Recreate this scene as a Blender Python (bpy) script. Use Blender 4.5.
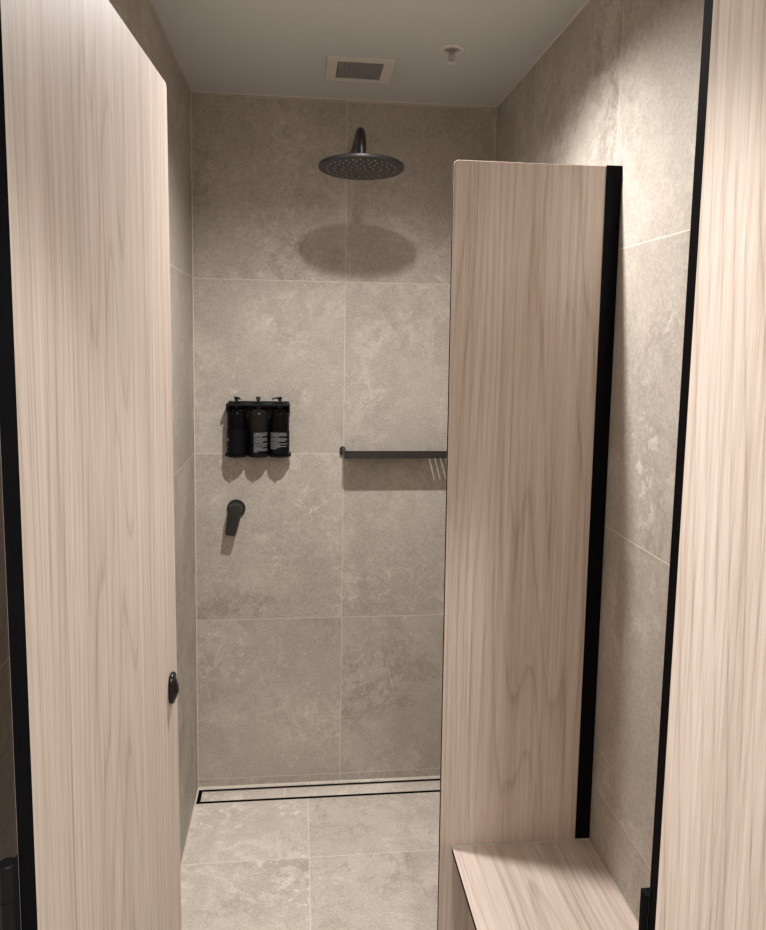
import bpy, bmesh, math, random
from mathutils import Vector, Matrix

# ------------------------------------------------------------------ clearing
for o in list(bpy.data.objects):
    bpy.data.objects.remove(o, do_unlink=True)
scene = bpy.context.scene
COL = scene.collection
random.seed(4)

# ------------------------------------------------------------------ camera
F_PX, PPX, PPY = 754.4433, 381.8056, 420.8918
CAM = Vector((0.35773, -2.645643, 1.636848))
YAW, PITCH, ROLL = 0.1109248, -0.1078771, 0.0165625


def cam_matrix():
    cy, sy = math.cos(YAW), math.sin(YAW)
    cp, sp = math.cos(PITCH), math.sin(PITCH)
    cr, sr = math.cos(ROLL), math.sin(ROLL)
    fwd = Vector((sy * cp, cy * cp, sp))
    right = Vector((cy, -sy, 0))
    up = right.cross(fwd)
    r = right * cr + up * sr
    u = up * cr - right * sr
    m = Matrix((r, u, -fwd)).transposed().to_4x4()
    m.translation = CAM
    return m


cd = bpy.data.cameras.new('camera')
cam = bpy.data.objects.new('camera', cd)
COL.objects.link(cam)
cam.matrix_world = cam_matrix()
cd.sensor_fit = 'HORIZONTAL'
cd.sensor_width = 36.0
cd.lens = 36.0 * F_PX / 766.0
cd.shift_x = (383.0 - PPX) / 766.0
cd.shift_y = (PPY - 465.0) / 766.0
cd.clip_start = 0.02
scene.camera = cam

# ------------------------------------------------------------------ world, lights, exposure
world = bpy.data.worlds.new('world')
scene.world = world
world.use_nodes = True
wb = world.node_tree.nodes['Background']
wb.inputs[0].default_value = (0.9, 0.85, 0.8, 1)
wb.inputs[1].default_value = 0.02

scene.view_settings.view_transform = 'Standard'
scene.view_settings.look = 'None'
scene.view_settings.gamma = 1
scene.view_settings.exposure = 0.2


def spot(name, loc, watts, angle, blend, radius, color, aim=(0, 0, -1)):
    ld = bpy.data.lights.new(name, 'SPOT')
    ld.energy = watts
    ld.spot_size = math.radians(angle)
    ld.spot_blend = blend
    ld.shadow_soft_size = radius
    ld.color = color
    o = bpy.data.objects.new(name, ld)
    COL.objects.link(o)
    o.location = loc
    o.rotation_euler = Vector(aim).to_track_quat('-Z', 'Y').to_euler()
    return o


LAMP = (1.0, 0.98, 0.96)
spot('shower_downlight', (0.507, -1.0, 2.42), 98, 150, 1.0, 0.022, LAMP)
spot('lobby_downlight', (0.64, -2.85, 2.42), 64, 119, 0.22, 0.05, (1.0, 0.98, 0.96))
ld = bpy.data.lights.new('lobby_fill', 'AREA')  # added soft fill that lifts the whole cubicle, not a known fixture
ld.shape = 'RECTANGLE'
ld.size, ld.size_y = 1.2, 0.8
ld.energy = 17
ld.color = (1.0, 0.98, 0.96)
lo = bpy.data.objects.new('lobby_fill', ld)
COL.objects.link(lo)
lo.location = (0.6, -3.3, 2.42)

# ------------------------------------------------------------------ node helpers


class NT:
    def __init__(self, name):
        self.m = bpy.data.materials.new(name)
        self.m.use_nodes = True
        self.t = self.m.node_tree
        self.b = self.t.nodes['Principled BSDF']

    def n(self, kind, **kw):
        nd = self.t.nodes.new(kind)
        for k, v in kw.items():
            setattr(nd, k, v)
        return nd

    def link(self, a, b):
        self.t.links.new(a, b)

    def put(self, sock, v):
        if isinstance(v, (int, float)):
            sock.default_value = v
        elif isinstance(v, (tuple, list)):
            sock.default_value = v
        else:
            self.link(v, sock)

    def math(self, op, a, b=0.0, c=0.0):
        nd = self.n('ShaderNodeMath', operation=op)
        self.put(nd.inputs[0], a)
        self.put(nd.inputs[1], b)
        self.put(nd.inputs[2], c)
        return nd.outputs[0]

    def comb(self, x, y, z):
        nd = self.n('ShaderNodeCombineXYZ')
        for i, v in enumerate((x, y, z)):
            self.put(nd.inputs[i], v)
        return nd.outputs[0]

    def noise(self, vec, scale, detail=4, rough=0.55, dist=0.0):
        nd = self.n('ShaderNodeTexNoise')
        self.link(vec, nd.inputs['Vector'])
        nd.inputs['Scale'].default_value = scale
        nd.inputs['Detail'].default_value = detail
        nd.inputs['Roughness'].default_value = rough
        nd.inputs['Distortion'].default_value = dist
        return nd.outputs[0]

    def ramp(self, v, stops):
        nd = self.n('ShaderNodeValToRGB')
        el = nd.color_ramp.elements
        while len(el) < len(stops):
            el.new(0.5)
        for e, (p, c) in zip(el, stops):
            e.position = p
            e.color = (c[0], c[1], c[2], 1) if isinstance(c, tuple) else (c, c, c, 1)
        self.link(v, nd.inputs[0])
        return nd.outputs[0]

    def mix(self, fac, a, b):
        nd = self.n('ShaderNodeMix', data_type='RGBA')
        self.put(nd.inputs[0], fac)
        self.put(nd.inputs[6], a if not isinstance(a, tuple) else (a[0], a[1], a[2], 1))
        self.put(nd.inputs[7], b if not isinstance(b, tuple) else (b[0], b[1], b[2], 1))
        return nd.outputs[2]

    def bump(self, h, strength, dist=0.001):
        nd = self.n('ShaderNodeBump')
        nd.inputs['Strength'].default_value = strength
        nd.inputs['Distance'].default_value = dist
        self.link(h, nd.inputs['Height'])
        self.link(nd.outputs[0], self.b.inputs['Normal'])


def srgb(r, g, b):
    def f(c):
        c /= 255.0
        return c / 12.92 if c <= 0.04045 else ((c + 0.055) / 1.055) ** 2.4
    return (f(r), f(g), f(b))


def plain(name, col, rough=0.5, metal=0.0, noise=0.06, spec=0.5, coat=0.0):
    k = NT(name)
    tc = k.n('ShaderNodeTexCoord').outputs['Object']
    nz = k.noise(tc, 60, 3)
    lo = tuple(c * (1 - noise) for c in col)
    hi = tuple(min(1, c * (1 + noise)) for c in col)
    k.link(k.ramp(nz, [(0.3, lo), (0.7, hi)]), k.b.inputs['Base Color'])
    k.b.inputs['Roughness'].default_value = rough
    k.b.inputs['Metallic'].default_value = metal
    k.b.inputs['Specular IOR Level'].default_value = spec
    k.b.inputs['Coat Weight'].default_value = coat
    return k.m


def tile_material(name, axes, offs, pitch, tint=(1, 0.988, 0.975), seed=0.0, joint=0.65, grout_col=(216, 206, 193)):
    """Stone-look porcelain tiles: axes are the two world axes of the surface."""
    k = NT(name)
    tc = k.n('ShaderNodeTexCoord').outputs['Object']
    sep = k.n('ShaderNodeSeparateXYZ')
    k.link(tc, sep.inputs[0])
    masks, cells = [], []
    for ax, off, pt in zip(axes, offs, pitch):
        u = k.math('DIVIDE', k.math('SUBTRACT', sep.outputs[ax], off), pt)
        fr = k.math('SUBTRACT', u, k.math('FLOOR', u))
        cells.append(k.math('FLOOR', u))
        d = k.math('SUBTRACT', 0.5, k.math('ABSOLUTE', k.math('SUBTRACT', fr, 0.5)))
        masks.append(k.math('LESS_THAN', d, 0.0013 / pt))
    grout = k.math('MAXIMUM', masks[0], masks[1])
    # every tile is cut from another place of the stone
    h = k.comb(k.math('MULTIPLY', cells[0], 3.71), k.math('MULTIPLY', cells[1], 5.13),
               k.math('ADD', k.math('MULTIPLY', k.math('ADD', cells[0], cells[1]), 1.9), seed))
    va = k.n('ShaderNodeVectorMath', operation='ADD')
    k.link(tc, va.inputs[0])
    k.link(h, va.inputs[1])
    v = va.outputs[0]
    cloud = k.noise(v, 3.2, 6, 0.62, 0.6)
    mott = k.noise(v, 17, 10, 0.8, 0.15)
    fine = k.noise(v, 150, 4, 0.8)
    base = k.ramp(cloud, [(0.28, srgb(156, 148, 140)), (0.5, srgb(170, 162, 153)), (0.72, srgb(184, 176, 166))])
    m2 = k.ramp(mott, [(0.3, srgb(134, 126, 117)), (0.72, srgb(202, 194, 184))])
    c = k.mix(0.4, base, m2)
    f2 = k.ramp(fine, [(0.3, srgb(126, 118, 109)), (0.7, srgb(212, 204, 194))])
    c = k.mix(0.42, c, f2)
    # pale veins
    vn = k.noise(v, 5.0, 9, 0.74, 0.25)
    ridge = k.math('ABSOLUTE', k.math('SUBTRACT', vn, 0.5))
    vm = k.ramp(ridge, [(0.0, 1.0), (0.03, 0.4), (0.08, 0.0)])
    sel = k.ramp(k.noise(v, 2.6, 2), [(0.45, 0.0), (0.62, 1.0)])
    c = k.mix(k.math('MULTIPLY', k.math('MULTIPLY', vm, sel), 0.42), c, srgb(216, 209, 199))
    # pale crusty flakes, thick in some places and absent in others
    fl = k.ramp(k.noise(v, 26, 10, 0.82, 0.4), [(0.535, 0.0), (0.575, 1.0)])
    fsel = k.ramp(k.noise(v, 3.7, 5, 0.65), [(0.46, 0.0), (0.66, 1.0)])
    c = k.mix(k.math('MULTIPLY', k.math('MULTIPLY', fl, fsel), 0.68), c, srgb(216, 209, 199))
    # darker veins
    vn2 = k.noise(v, 6.5, 9, 0.74, 0.3)
    ridge2 = k.math('ABSOLUTE', k.math('SUBTRACT', vn2, 0.47))
    vm2 = k.ramp(ridge2, [(0.0, 1.0), (0.025, 0.3), (0.06, 0.0)])
    sel2 = k.ramp(k.noise(v, 1.9, 2), [(0.48, 0.0), (0.62, 1.0)])
    c = k.mix(k.math('MULTIPLY', k.math('MULTIPLY', vm2, sel2), 0.45), c, srgb(112, 101, 89))
    c = k.mix(1.0, c, c)
    mul = k.n('ShaderNodeMix', data_type='RGBA', blend_type='MULTIPLY')
    mul.inputs[0].default_value = 1.0
    k.link(c, mul.inputs[6])
    mul.inputs[7].default_value = (tint[0], tint[1], tint[2], 1)
    c = k.mix(k.math('MULTIPLY', grout, joint), mul.outputs[2], srgb(*grout_col))
    k.link(c, k.b.inputs['Base Color'])
    k.link(k.ramp(mott, [(0.3, 0.5), (0.7, 0.62)]), k.b.inputs['Roughness'])
    k.b.inputs['Specular IOR Level'].default_value = 0.35
    hgt = k.math('ADD', k.math('MULTIPLY', fine, 0.5), k.math('MULTIPLY', grout, -1.0))
    k.bump(hgt, 0.35, 0.0012)
    return k.m


def wood_material(name, across, along, seed=0.0, depth=None, light=(220, 207, 198), mid=(204, 189, 176), dark=(172, 154, 142)):
    """Pale elm laminate; grain runs along the given axis."""
    k = NT(name)
    tc = k.n('ShaderNodeTexCoord').outputs['Object']
    sep = k.n('ShaderNodeSeparateXYZ')
    k.link(tc, sep.inputs[0])
    u, v = sep.outputs[across], sep.outputs[along]

    def vec(su, sv):
        return k.comb(k.math('MULTIPLY', u, su), k.math('MULTIPLY', v, sv), seed)
    # growth rings, pulled into long cathedrals
    warp = k.noise(vec(4.0, 0.34), 1.0, 2, 0.4)
    warp2 = k.noise(vec(22.0, 0.8), 1.0, 2, 0.5)
    ring = k.math('ADD', k.math('MULTIPLY', warp, 24.0), k.math('MULTIPLY', warp2, 0.9))
    ring = k.math('ADD', ring, k.math('MULTIPLY', u, 34.0))
    fr = k.math('FRACT', ring)
    ringv = k.ramp(fr, [(0.0, 0.45), (0.5, 0.3), (0.8, 0.5), (0.93, 1.0), (1.0, 0.45)])
    band = k.noise(vec(26.0, 0.35), 1.0, 4, 0.6)
    fib = k.noise(vec(260.0, 3.0), 1.0, 3, 0.6)
    pores = k.noise(vec(620.0, 16.0), 1.0, 2, 0.5)
    val = k.math('ADD', k.math('MULTIPLY', ringv, 0.34), k.math('MULTIPLY', band, 0.58))
    mid_f = k.noise(vec(115.0, 1.2), 1.0, 2, 0.5)
    val = k.math('ADD', val, k.math('MULTIPLY', k.math('SUBTRACT', mid_f, 0.5), 0.45))
    val = k.math('ADD', val, k.math('MULTIPLY', k.math('SUBTRACT', fib, 0.5), 0.75))
    val = k.math('ADD', val, k.math('MULTIPLY', k.math('SUBTRACT', pores, 0.5), 0.45))
    c = k.ramp(val, [(0.2, srgb(*light)), (0.48, srgb(*mid)), (0.8, srgb(*dark))])
    # faint rosy and greenish drifts between boards of veneer
    drift = k.noise(vec(9.0, 0.25), 1.0, 2, 0.5)
    rose = k.ramp(drift, [(0.38, (0.995, 1.0, 0.99)), (0.62, (1.012, 0.99, 0.992))])
    mul = k.n('ShaderNodeMix', data_type='RGBA', blend_type='MULTIPLY')
    mul.inputs[0].default_value = 1.0
    k.link(c, mul.inputs[6])
    k.link(rose, mul.inputs[7])
    k.link(mul.outputs[2], k.b.inputs['Base Color'])
    k.b.inputs['Roughness'].default_value = 0.5
    k.b.inputs['Specular IOR Level'].default_value = 0.4
    k.bump(k.math('ADD', fib, pores), 0.1, 0.0004)
    return k.m


def bottle_glass(name, col, rough=0.07):
    k = NT(name)
    tc = k.n('ShaderNodeTexCoord').outputs['Object']
    nz = k.noise(tc, 18, 2)
    k.link(k.ramp(nz, [(0.3, tuple(c * 0.85 for c in col)), (0.7, tuple(c * 1.15 for c in col))]), k.b.inputs['Base Color'])
    k.b.inputs['Roughness'].default_value = rough
    k.b.inputs['Specular IOR Level'].default_value = 0.1
    return k.m


W, H = 1.0332, 2.4389
YF = -2.0035                     # plane of the front panels
M = {}
M['tile_back'] = tile_material('stone_tile_back', (0, 2), (0.5177, 0.0315), (0.6, 0.6), seed=1.0)
M['tile_side'] = tile_material('stone_tile_side', (1, 2), (-0.0, 0.0335), (1.2, 0.6), seed=7.3, joint=0.95)
M['tile_right'] = tile_material('stone_tile_right', (1, 2), (-1.04, 0.035), (0.6, 0.6), seed=3.1, joint=0.8)
M['tile_floor'] = tile_material('stone_tile_floor', (0, 1), (0.398, -0.408), (0.6, 0.6), tint=(1.56, 1.54, 1.53), seed=11.7, joint=0.9, grout_col=(243, 236, 226))
M['ceiling'] = plain('white_ceiling_paint', srgb(198, 197, 195), 0.85, noise=0.015)
M['paint'] = plain('lobby_wall_paint', srgb(205, 196, 186), 0.8, noise=0.02)
M['bead'] = plain('pale_silicone_bead', srgb(208, 199, 186), 0.45, noise=0.04)
M['wood_door'] = wood_material('elm_laminate_door', 0, 2, 2.4)
M['wood_front'] = wood_material('elm_laminate_front', 0, 2, 8.9)
M['wood_screen'] = wood_material('elm_laminate_screen', 0, 2, 5.7)
M['wood_bench'] = wood_material('elm_laminate_bench', 0, 1, 14.2)
M['core'] = plain('black_laminate_core', (0.005, 0.005, 0.006), 0.65, noise=0.15, spec=0.03)
M['black_metal'] = plain('black_powder_coat', (0.006, 0.006, 0.007), 0.5, noise=0.15, spec=0.18)
M['gunmetal'] = plain('brushed_gunmetal', (0.055, 0.049, 0.046), 0.36, metal=0.6, noise=0.12)
M['gun_dark'] = plain('dark_gunmetal', (0.045, 0.042, 0.041), 0.4, metal=0.6, noise=0.12)
M['nozzle'] = plain('grey_rubber', srgb(150, 146, 142), 0.6)
M['plastic'] = plain('black_plastic', (0.005, 0.005, 0.006), 0.3, noise=0.1, spec=0.35)
M['bottle'] = bottle_glass('black_bottle_glass', (0.003, 0.0028, 0.003))
M['bottle_brown'] = bottle_glass('smoky_brown_bottle_glass', (0.013, 0.011, 0.0095), 0.25)
M['label'] = plain('black_bottle_label', (0.003, 0.003, 0.0045), 0.5, spec=0.12)
M['print'] = plain('white_print', srgb(128, 126, 128), 0.6)
M['white_plastic'] = plain('white_vent_plastic', srgb(214, 208, 202), 0.5, noise=0.02)
M['grille'] = plain('grey_vent_grille', srgb(150, 148, 145), 0.5)
M['duct_shade'] = plain('duct_shade_black', (0.012, 0.012, 0.012), 0.8)
M['chrome'] = plain('satin_chrome', (0.55, 0.54, 0.53), 0.25, metal=1.0, noise=0.03)

# ------------------------------------------------------------------ mesh helpers


def box(bm, x0, x1, y0, y1, z0, z1, bev=0.0, seg=2):
    t = bmesh.new()
    bmesh.ops.create_cube(t, size=1.0)
    for v in t.verts:
        v.co = Vector(((x0 + x1) / 2 + v.co.x * (x1 - x0), (y0 + y1) / 2 + v.co.y * (y1 - y0), (z0 + z1) / 2 + v.co.z * (z1 - z0)))
    if bev > 0:
        bmesh.ops.bevel(t, geom=t.edges[:], offset=bev, segments=seg, profile=0.5, affect='EDGES')
    merge(bm, t)


def merge(bm, t, mat=None):
    if mat is not None:
        bmesh.ops.transform(t, matrix=mat, verts=t.verts[:])
    me = bpy.data.meshes.new('tmp')
    t.to_mesh(me)
    t.free()
    bm.from_mesh(me)
    bpy.data.meshes.remove(me)


def lathe(bm, prof, seg=40, mat=None):
    """Profile of (radius, z), turned about z."""
    t = bmesh.new()
    rings = []
    for r, z in prof:
        if r < 1e-6:
            rings.append([t.verts.new((0, 0, z))])
        else:
            rings.append([t.verts.new((r * math.cos(2 * math.pi * i / seg), r * math.sin(2 * math.pi * i / seg), z)) for i in range(seg)])
    for a, b in zip(rings[:-1], rings[1:]):
        for i in range(seg):
            j = (i + 1) % seg
            if len(a) == 1 and len(b) == 1:
                continue
            if len(a) == 1:
                t.faces.new((a[0], b[i], b[j]))
            elif len(b) == 1:
                t.faces.new((a[i], b[0], a[j]))
            else:
                t.faces.new((a[i], b[i], b[j], a[j]))
    bmesh.ops.recalc_face_normals(t, faces=t.faces[:])
    merge(bm, t, mat)


def tube(bm, pts, rad, seg=20, caps=True):
    pts = [Vector(p) for p in pts]
    t = bmesh.new()
    rings = []
    up = None
    for i, p in enumerate(pts):
        d = (pts[min(i + 1, len(pts) - 1)] - pts[max(i - 1, 0)]).normalized()
        if up is None:
            up = d.orthogonal().normalized()
        up = (up - d * up.dot(d)).normalized()
        sd = d.cross(up)
        r = rad[i] if isinstance(rad, (list, tuple)) else rad
        rings.append([t.verts.new(p + up * (r * math.cos(2 * math.pi * k / seg)) + sd * (r * math.sin(2 * math.pi * k / seg))) for k in range(seg)])
    for a, b in zip(rings[:-1], rings[1:]):
        for k in range(seg):
            j = (k + 1) % seg
            t.faces.new((a[k], a[j], b[j], b[k]))
    if caps:
        t.faces.new(rings[0])
        t.faces.new(rings[-1])
    bmesh.ops.recalc_face_normals(t, faces=t.faces[:])
    merge(bm, t)


def prism(bm, outline, axis, a, b, bev=0.0, seg=2, mat=None):
    """Extrude a 2-D outline along an axis ('x','y','z') from a to b."""
    t = bmesh.new()

    def P(u, v, w):
        return {'x': (w, u, v), 'y': (u, w, v), 'z': (u, v, w)}[axis]
    lo = [t.verts.new(P(u, v, a)) for u, v in outline]
    hi = [t.verts.new(P(u, v, b)) for u, v in outline]
    n = len(outline)
    fa = t.faces.new(lo)
    fb = t.faces.new(hi)
    for i in range(n):
        j = (i + 1) % n
        t.faces.new((lo[i], lo[j], hi[j], hi[i]))
    bmesh.ops.recalc_face_normals(t, faces=t.faces[:])
    if bev > 0:
        es = list({e for f in (fa, fb) for e in f.edges})
        bmesh.ops.bevel(t, geom=es, offset=bev, segments=seg, profile=0.5, affect='EDGES')
    merge(bm, t, mat)


def rounded(x0, x1, z0, z1, r, corners=(1, 1, 1, 1), n=8):
    """Outline with rounded corners in the order lower-left, lower-right, upper-right, upper-left."""
    cs = [(x0, z0, math.pi), (x1, z0, 1.5 * math.pi), (x1, z1, 0.0), (x0, z1, 0.5 * math.pi)]
    out = []
    for (cx, cz, a0), on in zip(cs, corners):
        if not on:
            out.append((cx, cz))
            continue
        ox = cx + (r if cx == x0 else -r)
        oz = cz + (r if cz == z0 else -r)
        for i in range(n + 1):
            a = a0 + 0.5 * math.pi * i / n
            out.append((ox + r * math.cos(a), oz + r * math.sin(a)))
    return out


def lean(outline, xmax, z1, slope):
    """Put the left edge of a sheet out of plumb by slope metres per metre below z1."""
    return [(x - slope * (z1 - z), z) if x < xmax else (x, z) for x, z in outline]


def smooth(me, deg=27):
    for p in me.polygons:
        p.use_smooth = True
    if hasattr(me, 'set_sharp_from_angle'):
        me.set_sharp_from_angle(angle=math.radians(deg))


def obj(name, bm, mat, parent=None, root=None, sm=True):
    """Link a bmesh laid out in world space (or in the root's own space) as one object."""
    if root is not None:
        bmesh.ops.transform(bm, matrix=Matrix.Translation(-Vector(root)), verts=bm.verts[:])
    me = bpy.data.meshes.new(name)
    bm.to_mesh(me)
    bm.free()
    me.materials.append(M[mat])
    if sm:
        smooth(me)
    o = bpy.data.objects.new(name, me)
    COL.objects.link(o)
    if parent is not None:
        o.parent = parent
    return o


def thing(name, label, cat, loc=(0, 0, 0), rotz=0.0, group=None):
    o = bpy.data.objects.new(name, None)
    COL.objects.link(o)
    o.location = loc
    o.rotation_euler = (0, 0, rotz)
    o.empty_display_size = 0.05
    o['label'] = label
    o['category'] = cat
    if group:
        o['group'] = group
    return o


def structure(name, bm, mat, label, cat):
    o = obj(name, bm, mat, sm=False)
    o['kind'] = 'structure'
    o['label'] = label
    o['category'] = cat
    return o


# ------------------------------------------------------------------ setting
T = 0.12
YE = -4.3                          # far end of the lobby behind the camera
bm = bmesh.new()
box(bm, -T, W + T, 0, T, -0.1, H + 0.1)
structure('wall_back', bm, 'tile_back', 'grey-beige stone tiled wall behind the shower head', 'wall')
bm = bmesh.new()
box(bm, -T, 0, YF, 0, -0.1, H + 0.1)
structure('wall_left', bm, 'tile_side', 'narrow strip of grey tiled wall behind the open wooden door', 'wall')
bm = bmesh.new()
box(bm, W, W + T, YF, 0, -0.1, H + 0.1)
structure('wall_right', bm, 'tile_right', 'brightly lit tiled wall at the right, beside the bench', 'wall')
XL, XR = -0.95, 2.1
bm = bmesh.new()
box(bm, XL - T, XR + T, YE - T, T, H, H + 0.1)
structure('ceiling', bm, 'ceiling', 'plain white ceiling over the shower', 'ceiling')
bm = bmesh.new()
DX0, DX1, DY0, DY1 = 0.006, W - 0.006, -0.0985, -0.0145      # the drain's recess
box(bm, XL - T, XR + T, YE - T, DY0, -0.1, 0)
box(bm, XL - T, XR + T, DY1, T, -0.1, 0)
box(bm, XL - T, DX0, DY0, DY1, -0.1, 0)
box(bm, DX1, XR + T, DY0, DY1, -0.1, 0)
structure('floor', bm, 'tile_floor', 'pale stone tiled shower floor', 'floor')
# the lobby outside the cubicle
bm = bmesh.new()
box(bm, XL - T, XR + T, YE - T, YE, 0, H)
structure('wall_front', bm, 'paint', 'plain lobby wall behind the viewer', 'wall')
bm = bmesh.new()
box(bm, XL - T, XL, YE, YF, 0, H)
structure('wall_lobby_left', bm, 'paint', 'plain lobby wall left of the cubicle', 'wall')
bm = bmesh.new()
box(bm, XR, XR + T, YE, YF, 0, H)
structure('wall_lobby_right', bm, 'paint', 'plain lobby wall right of the cubicle', 'wall')
bm = bmesh.new()
box(bm, XL, -T, YF, YF + T, 0, H)
structure('wall_facade_left', bm, 'paint', 'wall face left of the cubicle opening', 'wall')
bm = bmesh.new()
box(bm, W + T, XR, YF, YF + T, 0, H)
structure('wall_facade_right', bm, 'paint', 'wall face right of the cubicle opening', 'wall')


def bead(n, p, q, nrm, label):
    """Quarter-round sealant bead in a corner; nrm = the two inward directions."""
    bm = bmesh.new()
    p, q = Vector(p), Vector(q)
    a, b = Vector(nrm[0]), Vector(nrm[1])
    r = 0.0026
    for end in (p, q):
        pass
    t = bmesh.new()
    rows = []
    for e in (p, q):
        rows.append([t.verts.new(e), t.verts.new(e + a * r), t.verts.new(e + (a + b) * r * 0.38), t.verts.new(e + b * r)])
    for i in range(4):
        j = (i + 1) % 4
        t.faces.new((rows[0][i], rows[0][j], rows[1][j], rows[1][i]))
    t.faces.new(rows[0])
    t.faces.new(rows[1])
    bmesh.ops.recalc_face_normals(t, faces=t.faces[:])
    merge(bm, t)
    structure('trim_%d' % n, bm, 'bead', label, 'sealant')


X, Y, Z = (1, 0, 0), (0, 1, 0), (0, 0, 1)
nX, nY, nZ = (-1, 0, 0), (0, -1, 0), (0, 0, -1)
bead(1, (0, 0, 0.004), (0, 0, H - 0.004), (X, nY), 'pale sealant line up the left back corner')
bead(2, (W, 0, 0.004), (W, 0, H - 0.004), (nX, nY), 'pale sealant line up the right back corner')
bead(3, (0.004, 0, H), (W - 0.004, 0, H), (nY, nZ), 'pale sealant line where back wall meets ceiling')
bead(4, (0, YF + 0.02, 0), (0, -0.004, 0), (X, Z), 'pale sealant line along the left foot of the wall')
bead(5, (0.004, 0, 0), (W - 0.004, 0, 0), (nY, Z), 'pale sealant line along the foot of the back wall')
bead(6, (W, YF + 0.02, H), (W, -0.004, H), (nX, nZ), 'pale sealant line along the right ceiling edge')

# ------------------------------------------------------------------ linear drain
t = thing('linear_drain', 'long tiled floor drain with black slots at the foot of the back wall', 'drain', (W / 2, (DY0 + DY1) / 2, 0))
R0 = t.location
bm = bmesh.new()
g = 0.002
box(bm, DX0 + .0005, DX1 - .0005, DY0 + .0005, DY1 - .0005, -0.08, -0.074)
for x0, x1, y0, y1 in ((DX0 + .0005, DX0 + g, DY0 + .0005, DY1 - .0005), (DX1 - g, DX1 - .0005, DY0 + .0005, DY1 - .0005),
                       (DX0 + g, DX1 - g, DY0 + .0005, DY0 + g), (DX0 + g, DX1 - g, DY1 - g, DY1 - .0005)):
    box(bm, x0, x1, y0, y1, -0.074, -0.0005)
obj('channel', bm, 'black_metal', t, R0, sm=False)
bm = bmesh.new()
s = 0.0135
box(bm, DX0 + s, DX1 - s, DY0 + s, DY1 - s, -0.014, -0.0005, 0.0008)
o = obj('tile_insert', bm, 'tile_floor', t, R0)
bm = bmesh.new()
for y in (DY0 + s - 0.0022, DY1 - s + 0.0004):
    box(bm, DX0 + s - 0.0022, DX1 - s + 0.0022, y, y + 0.0018, -0.016, 0.0)
obj('insert_rim', bm, 'chrome', t, R0, sm=False)
for k in range(6):
    bm = bmesh.new()
    x = 0.1 + k * (W - 0.2) / 5
    box(bm, x - 0.01, x + 0.01, DY0 + 0.02, DY1 - 0.02, -0.074, -0.014)
    obj('support', bm, 'black_metal', t, R0, sm=False)

# ------------------------------------------------------------------ laminate panels


def panel(t, outline, axis, a, b, wood, root, names=('front_face', 'core', 'back_face'), skin=0.001, bev=0.0007):
    """Compact laminate sheet: black core between two thin wood faces."""
    parts = []
    d = 1 if b > a else -1
    for nm, lo, hi, mt, bv in ((names[0], a, a + d * skin, wood, bev), (names[1], a + d * skin, b - d * skin, 'core', 0.0), (names[2], b - d * skin, b, wood, bev)):
        bm = bmesh.new()
        prism(bm, outline, axis, lo, hi, bv, 2)
        parts.append(obj(nm, bm, mt, t, root, sm=False))
    return parts


# left: the open door, hinged at the front left, standing 87 degrees open
L, ZT, ZB = 0.561, 2.01, 0.06
DOOR = (0.1276, YF, 0)
t = thing('cubicle_door', 'tall pale wood door at the left, standing open, with black edge and black lock', 'door', (DOOR[0], DOOR[1], 0), math.radians(90 - 3.315))
# the leaf hangs slightly out of plumb: its foot stands a little to the right
t.rotation_euler = (Matrix.Rotation(-0.0042, 4, 'Y') @ Matrix.Rotation(math.radians(90 - 3.315), 4, 'Z')).to_euler()
t.location.x += 0.0042 * 2.01
panel(t, rounded(0, L, ZB, ZT, 0.008, (0, 1, 1, 0)), 'y', 0, 0.0145, 'wood_door', (0, 0, 0), skin=0.00015, bev=0.00005)
# lock on the outer face
lk = bmesh.new()
lx, lz = L - 0.048, 1.0905
prism(lk, [(lx + 0.0165 * math.copysign(abs(math.cos(a)) ** 0.8, math.cos(a)), lz + 0.0245 * math.copysign(abs(math.sin(a)) ** 0.75, math.sin(a))) for a in [2 * math.pi * i / 40 for i in range(40)]], 'y', 0.0, -0.0072, 0.003, 3)
lock = obj('lock', lk, 'plastic', t)
bm = bmesh.new()
mt_ = Matrix.Translation((lx + 0.001, -0.0072, lz - 0.002)) @ Matrix.Rotation(math.radians(90), 4, 'X') @ Matrix.Diagonal((1, 1.5, 1, 1))
lathe(bm, [(0.0, 0.0042), (0.004, 0.004), (0.009, 0.0025), (0.0125, 0.0)], 28, mt_)
box(bm, lx - 0.001, lx + 0.004, -0.0125, -0.0075, lz - 0.010, lz + 0.006, 0.0015)
obj('thumb_turn', bm, 'plastic', lock)
bm = bmesh.new()
box(bm, L - 0.05, L - 0.02, 0.0147, 0.0225, lz - 0.028, lz + 0.028, 0.002)
obj('inner_lock_case', bm, 'black_metal', t)
# hinge barrels beside the hinge edge
for zc in (1.13, 0.28, 1.86):
    bm = bmesh.new()
    c = Vector((-0.002, 0.0228, 0))
    lathe(bm, [(0.0, zc + 0.050), (0.0066, zc + 0.050), (0.0076, zc + 0.0485), (0.0076, zc + 0.0165), (0.0068, zc + 0.016), (0.0068, zc + 0.0145), (0.0076, zc + 0.014),
               (0.0076, zc - 0.0485), (0.0066, zc - 0.05), (0.0, zc - 0.05)], 28, Matrix.Translation(c))
    h = obj('hinge', bm, 'black_metal', t)
    bm = bmesh.new()
    box(bm, -0.0035, 0.030, 0.0147, 0.0166, zc - 0.046, zc + 0.054, 0.0005)
    obj('hinge_leaf', bm, 'black_metal', h)

# left: the narrow fixed panel the door hangs on
t = thing('hinge_panel', 'narrow fixed wood panel at the far left edge, which the open door hangs on', 'panel', (0.05, YF, 0))
panel(t, [(0.0005, 0.0), (0.0975, 0.0), (0.0975, ZT), (0.0005, ZT)], 'y', YF, YF + 0.013, 'wood_front', t.location)

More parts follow.
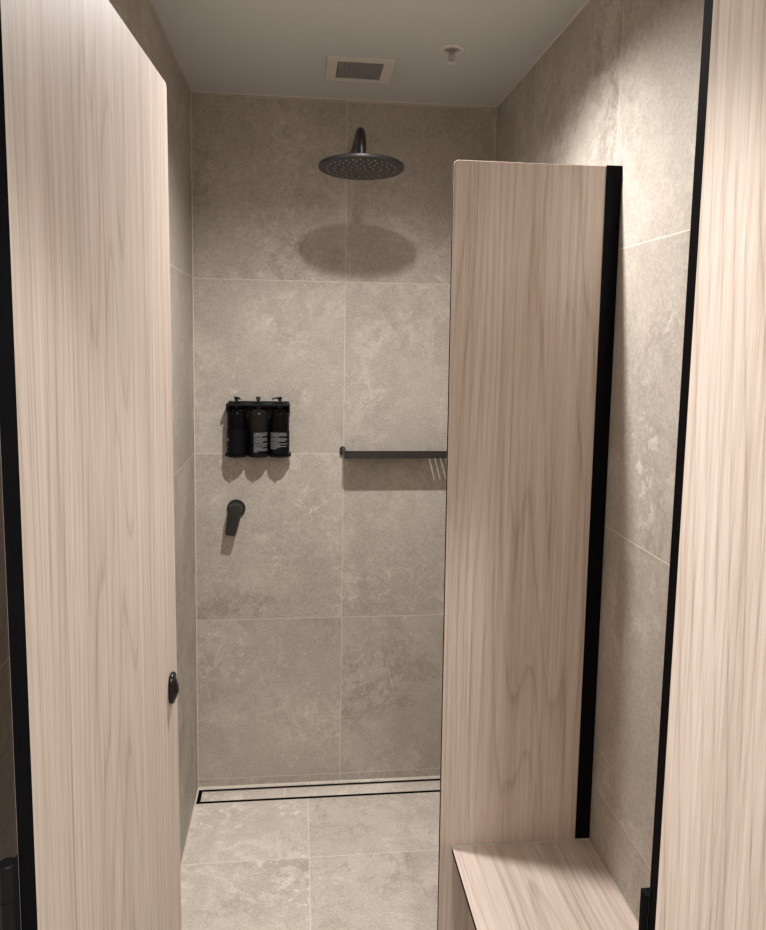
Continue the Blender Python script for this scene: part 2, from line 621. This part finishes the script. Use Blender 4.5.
# right: fixed front panel with its black edge
XP = 0.7073
t = thing('front_panel', 'bright wood panel filling the right side of the photo, with a black left edge', 'panel', ((XP + W) / 2, YF, 0))
panel(t, lean([(XP, 0.0), (W - 0.0005, 0.0), (W - 0.0005, ZT), (XP, ZT)], 0.8, ZT, 0.0025), 'y', YF, YF + 0.0155, 'wood_front', t.location, skin=0.00015, bev=0.00005)
bm = bmesh.new()
box(bm, XP - 0.0058, XP + 0.018, YF + 0.0157, YF + 0.0275, 1.005, 1.0935, 0.001)
obj('door_keeper', bm, 'core', t, t.location)

# ------------------------------------------------------------------ partition screen
YP = -1.072
t = thing('partition_screen', 'tall wood partition screen between shower and bench, with a black channel at its right', 'partition', (0.85, YP, 0))
panel(t, lean(rounded(0.6733, 1.004, 0.002, 2.006, 0.010, (0, 0, 0, 1)), 0.8, 2.006, -0.0056), 'y', YP, YP + 0.013, 'wood_screen', t.location)
bm = bmesh.new()
box(bm, 0.999, W - 0.0005, YP - 0.0035, YP - 0.0003, 0.4962, 2.0075, 0.0006)
box(bm, 0.999, W - 0.0005, YP + 0.0133, YP + 0.0163, 0.002, 2.0075, 0.0006)
box(bm, 1.0045, W - 0.0006, YP - 0.0003, YP + 0.0133, 0.507, 2.0075)
obj('wall_channel', bm, 'core', t, t.location)

# ------------------------------------------------------------------ bench
ZS = 0.4925
t = thing('bench', 'wood bench seat fixed in the right corner, in front of the partition screen', 'bench', (0.87, -1.45, 0))
BX, BY0, BY1 = 0.7095, -1.86, YP - 0.0042
seat = panel(t, [(BX, BY0), (W - 0.002, BY0), (W - 0.002, BY1), (BX, BY1)], 'z', ZS, ZS - 0.013, 'wood_bench', t.location, ('seat_face', 'seat_core', 'seat_underside'))
bm = bmesh.new()
box(bm, BX + 0.0005, W - 0.003, YP - 0.0041, YP - 0.0003, ZS - 0.012, ZS + 0.002, 0.0005)
obj('sealant_strip', bm, 'bead', t, t.location)
bm = bmesh.new()
box(bm, W - 0.0028, W - 0.0004, BY0, YP - 0.004, ZS - 0.006, ZS + 0.0025, 0.0005)
obj('sealant_strip', bm, 'bead', t, t.location)
for y in (-1.72, -1.20):
    bm = bmesh.new()
    box(bm, W - 0.035, W - 0.0006, y - 0.018, y + 0.018, ZS - 0.22, ZS - 0.0135, 0.001)
    prism(bm, [(W - 0.035, ZS - 0.0135), (W - 0.035, ZS - 0.05), (BX + 0.06, ZS - 0.03), (BX + 0.06, ZS - 0.0135)], 'y', y - 0.003, y + 0.003)
    obj('bracket', bm, 'black_metal', t, t.location, sm=False)

# ------------------------------------------------------------------ rain shower head
HX, HY, HZ = 0.5375, -0.384, 2.129
t = thing('rain_shower_head', 'round dark metal rain shower head on a curved arm from the back wall', 'shower head', (HX, 0, 2.235))
R0 = t.location
bm = bmesh.new()
TILT = Matrix.Translation((HX, HY, HZ)) @ Matrix.Rotation(math.radians(-3.2), 4, 'X') @ Matrix.Translation((0, 0, -HZ))
lathe(bm, [(0, HZ), (0.122, HZ), (0.1245, HZ + 0.001), (0.125, HZ + 0.003), (0.125, HZ + 0.008), (0.1235, HZ + 0.010), (0.05, HZ + 0.0135), (0.026, HZ + 0.017), (0, HZ + 0.018)], 72, TILT)
disc = obj('spray_plate', bm, 'gun_dark', t, R0)
bm = bmesh.new()
ZA = 2.250
pts = [(HX, -0.0125, ZA)]
for i in range(6):
    pts.append((HX, -0.02 - 0.295 * i / 5, ZA))
rb = 0.068
for i in range(1, 13):
    a = 0.5 * math.pi * i / 12
    pts.append((HX, HY + rb - rb * math.sin(a), ZA - rb + rb * math.cos(a)))
pts.append((HX, HY, HZ + 0.03))
tube(bm, pts, 0.0128, 28)
obj('arm', bm, 'gunmetal', t, R0)
bm = bmesh.new()
lathe(bm, [(0, 0), (0.020, 0), (0.0215, 0.002), (0.0215, 0.010), (0.017, 0.016), (0, 0.016)], 32, Matrix.Translation((HX, HY, HZ + 0.0165)))
obj('swivel_collar', bm, 'gunmetal', t, R0)
bm = bmesh.new()
lathe(bm, [(0, 0), (0.019, 0), (0.0195, 0.002), (0.019, 0.010), (0.017, 0.012), (0, 0.012)], 40, Matrix.Translation((HX, -0.0003, ZA)) @ Matrix.Rotation(math.radians(90), 4, 'X'))
obj('wall_flange', bm, 'gunmetal', t, R0)
bm = bmesh.new()
lathe(bm, [(0, 0.0012), (0.0018, 0.001), (0.0024, -0.0008), (0.0017, -0.0022), (0, -0.0024)], 8)
nz = obj('nozzle', bm, 'nozzle', disc)
first = True
for rr, n in ((0.1, 30), (0.079, 24), (0.057, 17), (0.035, 11), (0.014, 5)):
    for i in range(n):
        a = 2 * math.pi * (i + 0.5 * (n % 2)) / n
        o = nz if first else nz.copy()
        if not first:
            COL.objects.link(o)
            o.parent = disc
        first = False
        o.location = TILT @ Vector((rr * math.cos(a), rr * math.sin(a), HZ - 0.0003)) - R0

# ------------------------------------------------------------------ bottle holder and bottles
BX3 = (0.148, 0.2215, 0.2945)
BYC, BR, ZBASE = -0.0415, 0.0325, 1.2345
t = thing('bottle_holder', 'black wall bracket holding three pump bottles on the back wall', 'holder', (0.2215, 0, 1.32))
R0 = t.location
bm = bmesh.new()
box(bm, 0.118, 0.325, -0.004, -0.0003, 1.228, 1.416, 0.0008)
obj('back_plate', bm, 'black_metal', t, R0)
bm = bmesh.new()
ZB0, ZB1 = 1.404, 1.411
box(bm, 0.1145, 0.3285, -0.064, -0.0565, ZB0, ZB1, 0.001)
box(bm, 0.1145, 0.3285, -0.0265, -0.004, ZB0, ZB1, 0.001)
for x in (0.1145, 0.178, 0.2515, 0.3205):
    box(bm, x, x + 0.008 if x in (0.1145, 0.3205) else x + 0.014, -0.058, -0.025, ZB0 + 0.0003, ZB1 - 0.0003, 0.0005)
obj('neck_bar', bm, 'black_metal', t, R0)
for x in (0.1145, 0.3265):
    bm = bmesh.new()
    prism(bm, [(-0.0035, ZB0), (-0.060, ZB0), (-0.060, ZB0 - 0.010), (-0.012, ZB0 - 0.042), (-0.0035, ZB0 - 0.042)], 'x', x, x + 0.002)
    obj('side_cheek', bm, 'black_metal', t, R0, sm=False)
bm = bmesh.new()
for x in BX3:
    lathe(bm, [(0, ZBASE - 0.006), (0.0332, ZBASE - 0.006), (0.0332, ZBASE - 0.0002), (0, ZBASE - 0.0002)], 40, Matrix.Translation((x, BYC, 0)))
    box(bm, x - 0.0032, x + 0.0032, BYC - 0.0382, BYC - 0.03, ZBASE - 0.006, ZBASE + 0.001, 0.001)
box(bm, 0.1135, 0.3295, -0.045, -0.004, ZBASE - 0.0055, ZBASE - 0.0008, 0.0005)
obj('tray', bm, 'black_metal', t, R0)
for x in (0.1095, 0.3285):
    bm = bmesh.new()
    box(bm, x, x + 0.005, -0.046, -0.026, ZBASE - 0.006, ZBASE + 0.006, 0.0008)
    obj('end_tab', bm, 'black_metal', t, R0)


def curved_patch(bm, cx, cy, r, a0, a1, z0, z1, th=0.0004):
    """A patch on a cylinder; angle 0 faces the room (-y), positive to the right."""
    n = max(1, int(abs(a1 - a0) / 7) + 1)
    tt = bmesh.new()
    rows = []
    for rr in (r, r + th):
        for z in (z0, z1):
            rows.append([tt.verts.new((cx + rr * math.sin(math.radians(a0 + (a1 - a0) * i / n)), cy - rr * math.cos(math.radians(a0 + (a1 - a0) * i / n)), z)) for i in range(n + 1)])
    for p, q in ((0, 1), (2, 3), (0, 2), (1, 3)):
        for i in range(n):
            tt.faces.new((rows[p][i], rows[p][i + 1], rows[q][i + 1], rows[q][i]))
    for i in (0, n):
        tt.faces.new((rows[0][i], rows[1][i], rows[3][i], rows[2][i]))
    bmesh.ops.recalc_face_normals(tt, faces=tt.faces[:])
    merge(bm, tt)


def text_row(bm, cx, z, h, a0, a1, rag):
    """One row of small print: words of uneven length."""
    end = a1 - (a1 - a0) * rag
    a = a0
    while a < end - 3:
        w = random.uniform(6, 20)
        curved_patch(bm, cx, BYC, BR + 0.0011, a, min(a + w, end), z, z + h, 0.0002)
        a += w + 2.2


def bottle(i, cx, label, glass, mode, nozzle_deg):
    t = thing('pump_bottle', label, 'bottle', (cx, BYC, ZBASE), 0, 'pump bottles in the wall holder')
    R0 = t.location
    z = ZBASE
    bm = bmesh.new()
    prof = [(0, z + 0.0002), (BR - 0.004, z + 0.0002), (BR - 0.001, z + 0.0012), (BR, z + 0.004), (BR, z + 0.135)]
    for k in range(1, 10):
        a = 0.5 * math.pi * k / 9
        prof.append((BR - 0.019 * (1 - math.cos(a)), z + 0.135 + 0.021 * math.sin(a)))
    prof += [(0.0125, z + 0.1575), (0.0125, z + 0.164), (0, z + 0.164)]
    lathe(bm, prof, 44, Matrix.Translation((cx, BYC, 0)))
    obj('body', bm, glass, t, R0)
    bm = bmesh.new()
    n = 40
    zt = z + (0.083 if mode != 'plain' else 0.088)
    curved_patch(bm, cx, BYC, BR + 0.0002, -176, 176, z + 0.006, zt, 0.0006)
    lab = obj('label_wrap', bm, 'label', t, R0)
    bm = bmesh.new()
    if mode == 'plain':
        # a few big characters and small marks wrapped to the left side
        curved_patch(bm, cx, BYC, BR + 0.0011, -76, -68, z + 0.052, z + 0.0525 + 0.008, 0.0002)
        curved_patch(bm, cx, BYC, BR + 0.0011, -64, -57, z + 0.053, z + 0.060, 0.0002)
        curved_patch(bm, cx, BYC, BR + 0.0011, -53, -46, z + 0.050, z + 0.058, 0.0002)
        curved_patch(bm, cx, BYC, BR + 0.0011, -74, -60, z + 0.0455, z + 0.049, 0.0002)
        curved_patch(bm, cx, BYC, BR + 0.0011, -56, -48, z + 0.0275, z + 0.0292, 0.0002)
        curved_patch(bm, cx, BYC, BR + 0.0011, -75, -70, z + 0.014, z + 0.018, 0.0002)
    else:
        a0, a1 = (-24, 74) if mode == 'right' else (-68, 52)
        zz = zt - 0.004
        row = 0
        while zz > z + (0.016 if mode == 'right' else 0.026):
            gap = row in (3, 7, 9) if mode == 'right' else row in (3, 6)
            rag = random.choice((0.0, 0.04, 0.1, 0.35)) if row % 4 != 3 else 0.45
            text_row(bm, cx, zz - 0.0022, 0.0022, a0, a1, rag)
            zz -= 0.0058 if gap else 0.0042
            row += 1
        text_row(bm, cx, zz - 0.003, 0.003, a0, a0 + 22 if mode == 'right' else a0 + 50, 0)
    obj('label_print', bm, 'print', lab, R0)
    bm = bmesh.new()
    lathe(bm, [(0, z + 0.1642), (0.0135, z + 0.1642), (0.0135, z + 0.182), (0.0122, z + 0.1835), (0.006, z + 0.1838), (0.0052, z + 0.188), (0.0045, z + 0.192), (0, z + 0.192)], 28, Matrix.Translation((cx, BYC, 0)))
    pump = obj('pump', bm, 'plastic', t, R0)
    bm = bmesh.new()
    lathe(bm, [(0, z + 0.1905), (0.0072, z + 0.1905), (0.0078, z + 0.193), (0.0076, z + 0.1985), (0.006, z + 0.2), (0, z + 0.2002)], 24, Matrix.Translation((cx, BYC, 0)))
    d = Vector((math.sin(math.radians(nozzle_deg)), -math.cos(math.radians(nozzle_deg)), 0))
    c = Vector((cx, BYC, z + 0.196))
    tube(bm, [c, c + d * 0.012, c + d * 0.020 + Vector((0, 0, -0.0008)), c + d * 0.0265 + Vector((0, 0, -0.004))], [0.0042, 0.0036, 0.0032, 0.0026], 14)
    obj('pump_head', bm, 'plastic', pump, R0)
    return t


bottle(0, BX3[0], 'black pump bottle, leftmost of the three, with small print at its left side only', 'bottle', 'plain', 32)
bottle(1, BX3[1], 'middle pump bottle with a brownish, half empty upper part', 'bottle_brown', 'right', 4)
bottle(2, BX3[2], 'black pump bottle, rightmost of the three, with print right across and spout turned left', 'bottle', 'full', -74)

# ------------------------------------------------------------------ mixer
MX, MZ = 0.1425, 1.0375
t = thing('shower_mixer', 'dark round shower mixer with a lever pointing down, below the bottles', 'tap', (MX, 0, MZ))
R0 = t.location
bm = bmesh.new()
rx = Matrix.Rotation(math.radians(90), 4, 'X')
lathe(bm, [(0, 0), (0.0315, 0), (0.032, 0.001), (0.032, 0.007), (0.0305, 0.009), (0, 0.009)], 48, Matrix.Translation((MX, -0.0003, MZ)) @ rx)
obj('wall_plate', bm, 'gun_dark', t, R0)
bm = bmesh.new()
lathe(bm, [(0, 0), (0.0245, 0), (0.0245, 0.030), (0.024, 0.031), (0, 0.031)], 44, Matrix.Translation((MX - 0.001, -0.0092, MZ)) @ rx)
obj('cartridge_body', bm, 'gun_dark', t, R0)
bm = bmesh.new()
lev = [(-0.0165, -0.086), (-0.0155, -0.0875), (0.0155, -0.0875), (0.0165, -0.086), (0.0180, -0.083)] + [(0.0245 * math.cos(math.pi * k / 24 - 0.45 + k * 0.9 / 24 - 0.0), 0.0245 * math.sin(math.pi * k / 24 - 0.45 + k * 0.9 / 24)) for k in range(25)] + [(-0.0180, -0.083)]
prism(bm, lev, 'y', -0.0405, -0.0545, 0.002, 3,
      Matrix.Translation((MX - 0.001, 0, MZ)) @ Matrix.Rotation(math.radians(11), 4, 'Y'))
obj('lever', bm, 'gun_dark', t, R0)

# ------------------------------------------------------------------ wall shelf
SX0, SX1, SZ0, SZ1, SD = 0.5135, 1.0, 1.2295, 1.2555, 0.100
t = thing('wall_shelf', 'dark metal shower shelf on the back wall, partly hidden by the wood partition', 'shelf', ((SX0 + SX1) / 2, 0, SZ0))
R0 = t.location
bm = bmesh.new()
# plate with drain slots near the wall
y_in, y_out = -0.012, -0.0755
slots = [0.8195 + 0.0198 * k for k in range(7)]
rc = 0.012
prism(bm, rounded(SX0 + 0.004, SX1 - 0.004, -SD + 0.003, y_out, rc, (1, 1, 0, 0)), 'z', SZ0, SZ0 + 0.004)
box(bm, SX0 + 0.004, SX1 - 0.004, y_in, -0.0005, SZ0, SZ0 + 0.004)
edges = [SX0 + 0.004] + [e for s_ in slots for e in (s_, s_ + 0.0042)] + [SX1 - 0.004]
for a, b in zip(edges[0::2], edges[1::2]):
    box(bm, a, b, y_out, y_in, SZ0, SZ0 + 0.004)
obj('slotted_plate', bm, 'gun_dark', t, R0, sm=False)
bm = bmesh.new()
path = [(SX0 + 0.002, -0.004), (SX0 + 0.002, -SD + 0.012), (SX0 + 0.0055, -SD + 0.005), (SX0 + 0.012, -SD + 0.0015), (SX1 - 0.012, -SD + 0.0015), (SX1 - 0.0055, -SD + 0.005), (SX1 - 0.002, -SD + 0.012), (SX1 - 0.002, -0.004)]
tt = bmesh.new()
rows = []
for i, (x, y) in enumerate(path):
    a = Vector(path[max(i - 1, 0)])
    b = Vector(path[min(i + 1, len(path) - 1)])
    d = (b - a).normalized()
    nn = Vector((d.y, -d.x))
    ring = []
    for sgn, z in ((-1, SZ0 - 0.0002), (1, SZ0 - 0.0002), (1, SZ1), (-1, SZ1)):
        ring.append(tt.verts.new((x + nn.x * 0.0018 * sgn, y + nn.y * 0.0018 * sgn, z)))
    rows.append(ring)
for p, q in zip(rows[:-1], rows[1:]):
    for k in range(4):
        j = (k + 1) % 4
        tt.faces.new((p[k], p[j], q[j], q[k]))
tt.faces.new(rows[0])
tt.faces.new(rows[-1])
bmesh.ops.recalc_face_normals(tt, faces=tt.faces[:])
merge(bm, tt)
obj('rail', bm, 'gunmetal', t, R0)
for x in (SX0, SX1):
    bm = bmesh.new()
    prism(bm, rounded(x - 0.010, x + 0.010, SZ0 - 0.004, SZ1 + 0.003, 0.0098), 'y', -0.0003, -0.010, 0.001, 2)
    obj('wall_mount', bm, 'gunmetal', t, R0)

# ------------------------------------------------------------------ ceiling vent
VX0, VX1, VY0, VY1 = 0.4365, 0.634, -0.391, -0.198
t = thing('ceiling_vent', 'square white ceiling vent with a grey grille, above the shower head', 'vent', ((VX0 + VX1) / 2, (VY0 + VY1) / 2, H))
R0 = t.location
GX0, GX1, GY0, GY1 = 0.466, 0.602, -0.364, -0.2215
zt, zb = H - 0.0003, H - 0.006
bm = bmesh.new()
for x0, x1, y0, y1 in ((VX0, VX1, VY0, GY0), (VX0, VX1, GY1, VY1), (VX0, GX0, GY0, GY1), (GX1, VX1, GY0, GY1)):
    box(bm, x0, x1, y0, y1, zb, zt)
obj('frame', bm, 'white_plastic', t, R0, sm=False)
bm = bmesh.new()
n = 15
for k in range(n + 1):
    x = GX0 + (GX1 - GX0) * k / n
    box(bm, x - 0.0012, x + 0.0012, GY0, GY1, zb + 0.002, zb + 0.0055)
for k in range(n + 1):
    y = GY0 + (GY1 - GY0) * k / n
    box(bm, GX0, GX1, y - 0.0012, y + 0.0012, zb + 0.0019, zb + 0.0054)
obj('grille', bm, 'grille', t, R0, sm=False)
bm = bmesh.new()
box(bm, GX0, GX1, GY0, GY1, zt - 0.0018, zt)
obj('duct_shade_sheet', bm, 'duct_shade', t, R0, sm=False)  # solid sheet behind the grille; the hollow's shade is put into its colour

# ------------------------------------------------------------------ sprinkler
PX, PY = 0.776, -0.49
t = thing('fire_sprinkler', 'small white and metal fire sprinkler hanging from the ceiling, right of the vent', 'sprinkler', (PX, PY, H))
R0 = t.location
Tm = Matrix.Translation((PX, PY, 0))
bm = bmesh.new()
lathe(bm, [(0.019, H - 0.0003), (0.036, H - 0.0003), (0.0362, H - 0.0015), (0.033, H - 0.0045), (0.024, H - 0.005), (0.0205, H - 0.0025), (0.019, H - 0.0003)], 44, Tm)
obj('ceiling_ring', bm, 'white_plastic', t, R0)
bm = bmesh.new()
lathe(bm, [(0, H - 0.0003), (0.0188, H - 0.0003), (0.018, H - 0.002), (0.008, H - 0.003), (0.0075, H - 0.012), (0, H - 0.012)], 32, Tm)
obj('body', bm, 'grille', t, R0)
bm = bmesh.new()
for s in (-1, 1):
    tube(bm, [(PX + s * 0.0065, PY, H - 0.011), (PX + s * 0.0085, PY, H - 0.020), (PX + s * 0.006, PY, H - 0.029), (PX, PY, H - 0.034)], 0.0016, 10)
tube(bm, [(PX, PY, H - 0.012), (PX, PY, H - 0.034)], 0.0022, 10)
obj('yoke', bm, 'chrome', t, R0)
bm = bmesh.new()
lathe(bm, [(0, H - 0.033), (0.004, H - 0.034), (0.0115, H - 0.036), (0.012, H - 0.0372), (0, H - 0.0375)], 24, Tm)
obj('deflector', bm, 'white_plastic', t, R0)
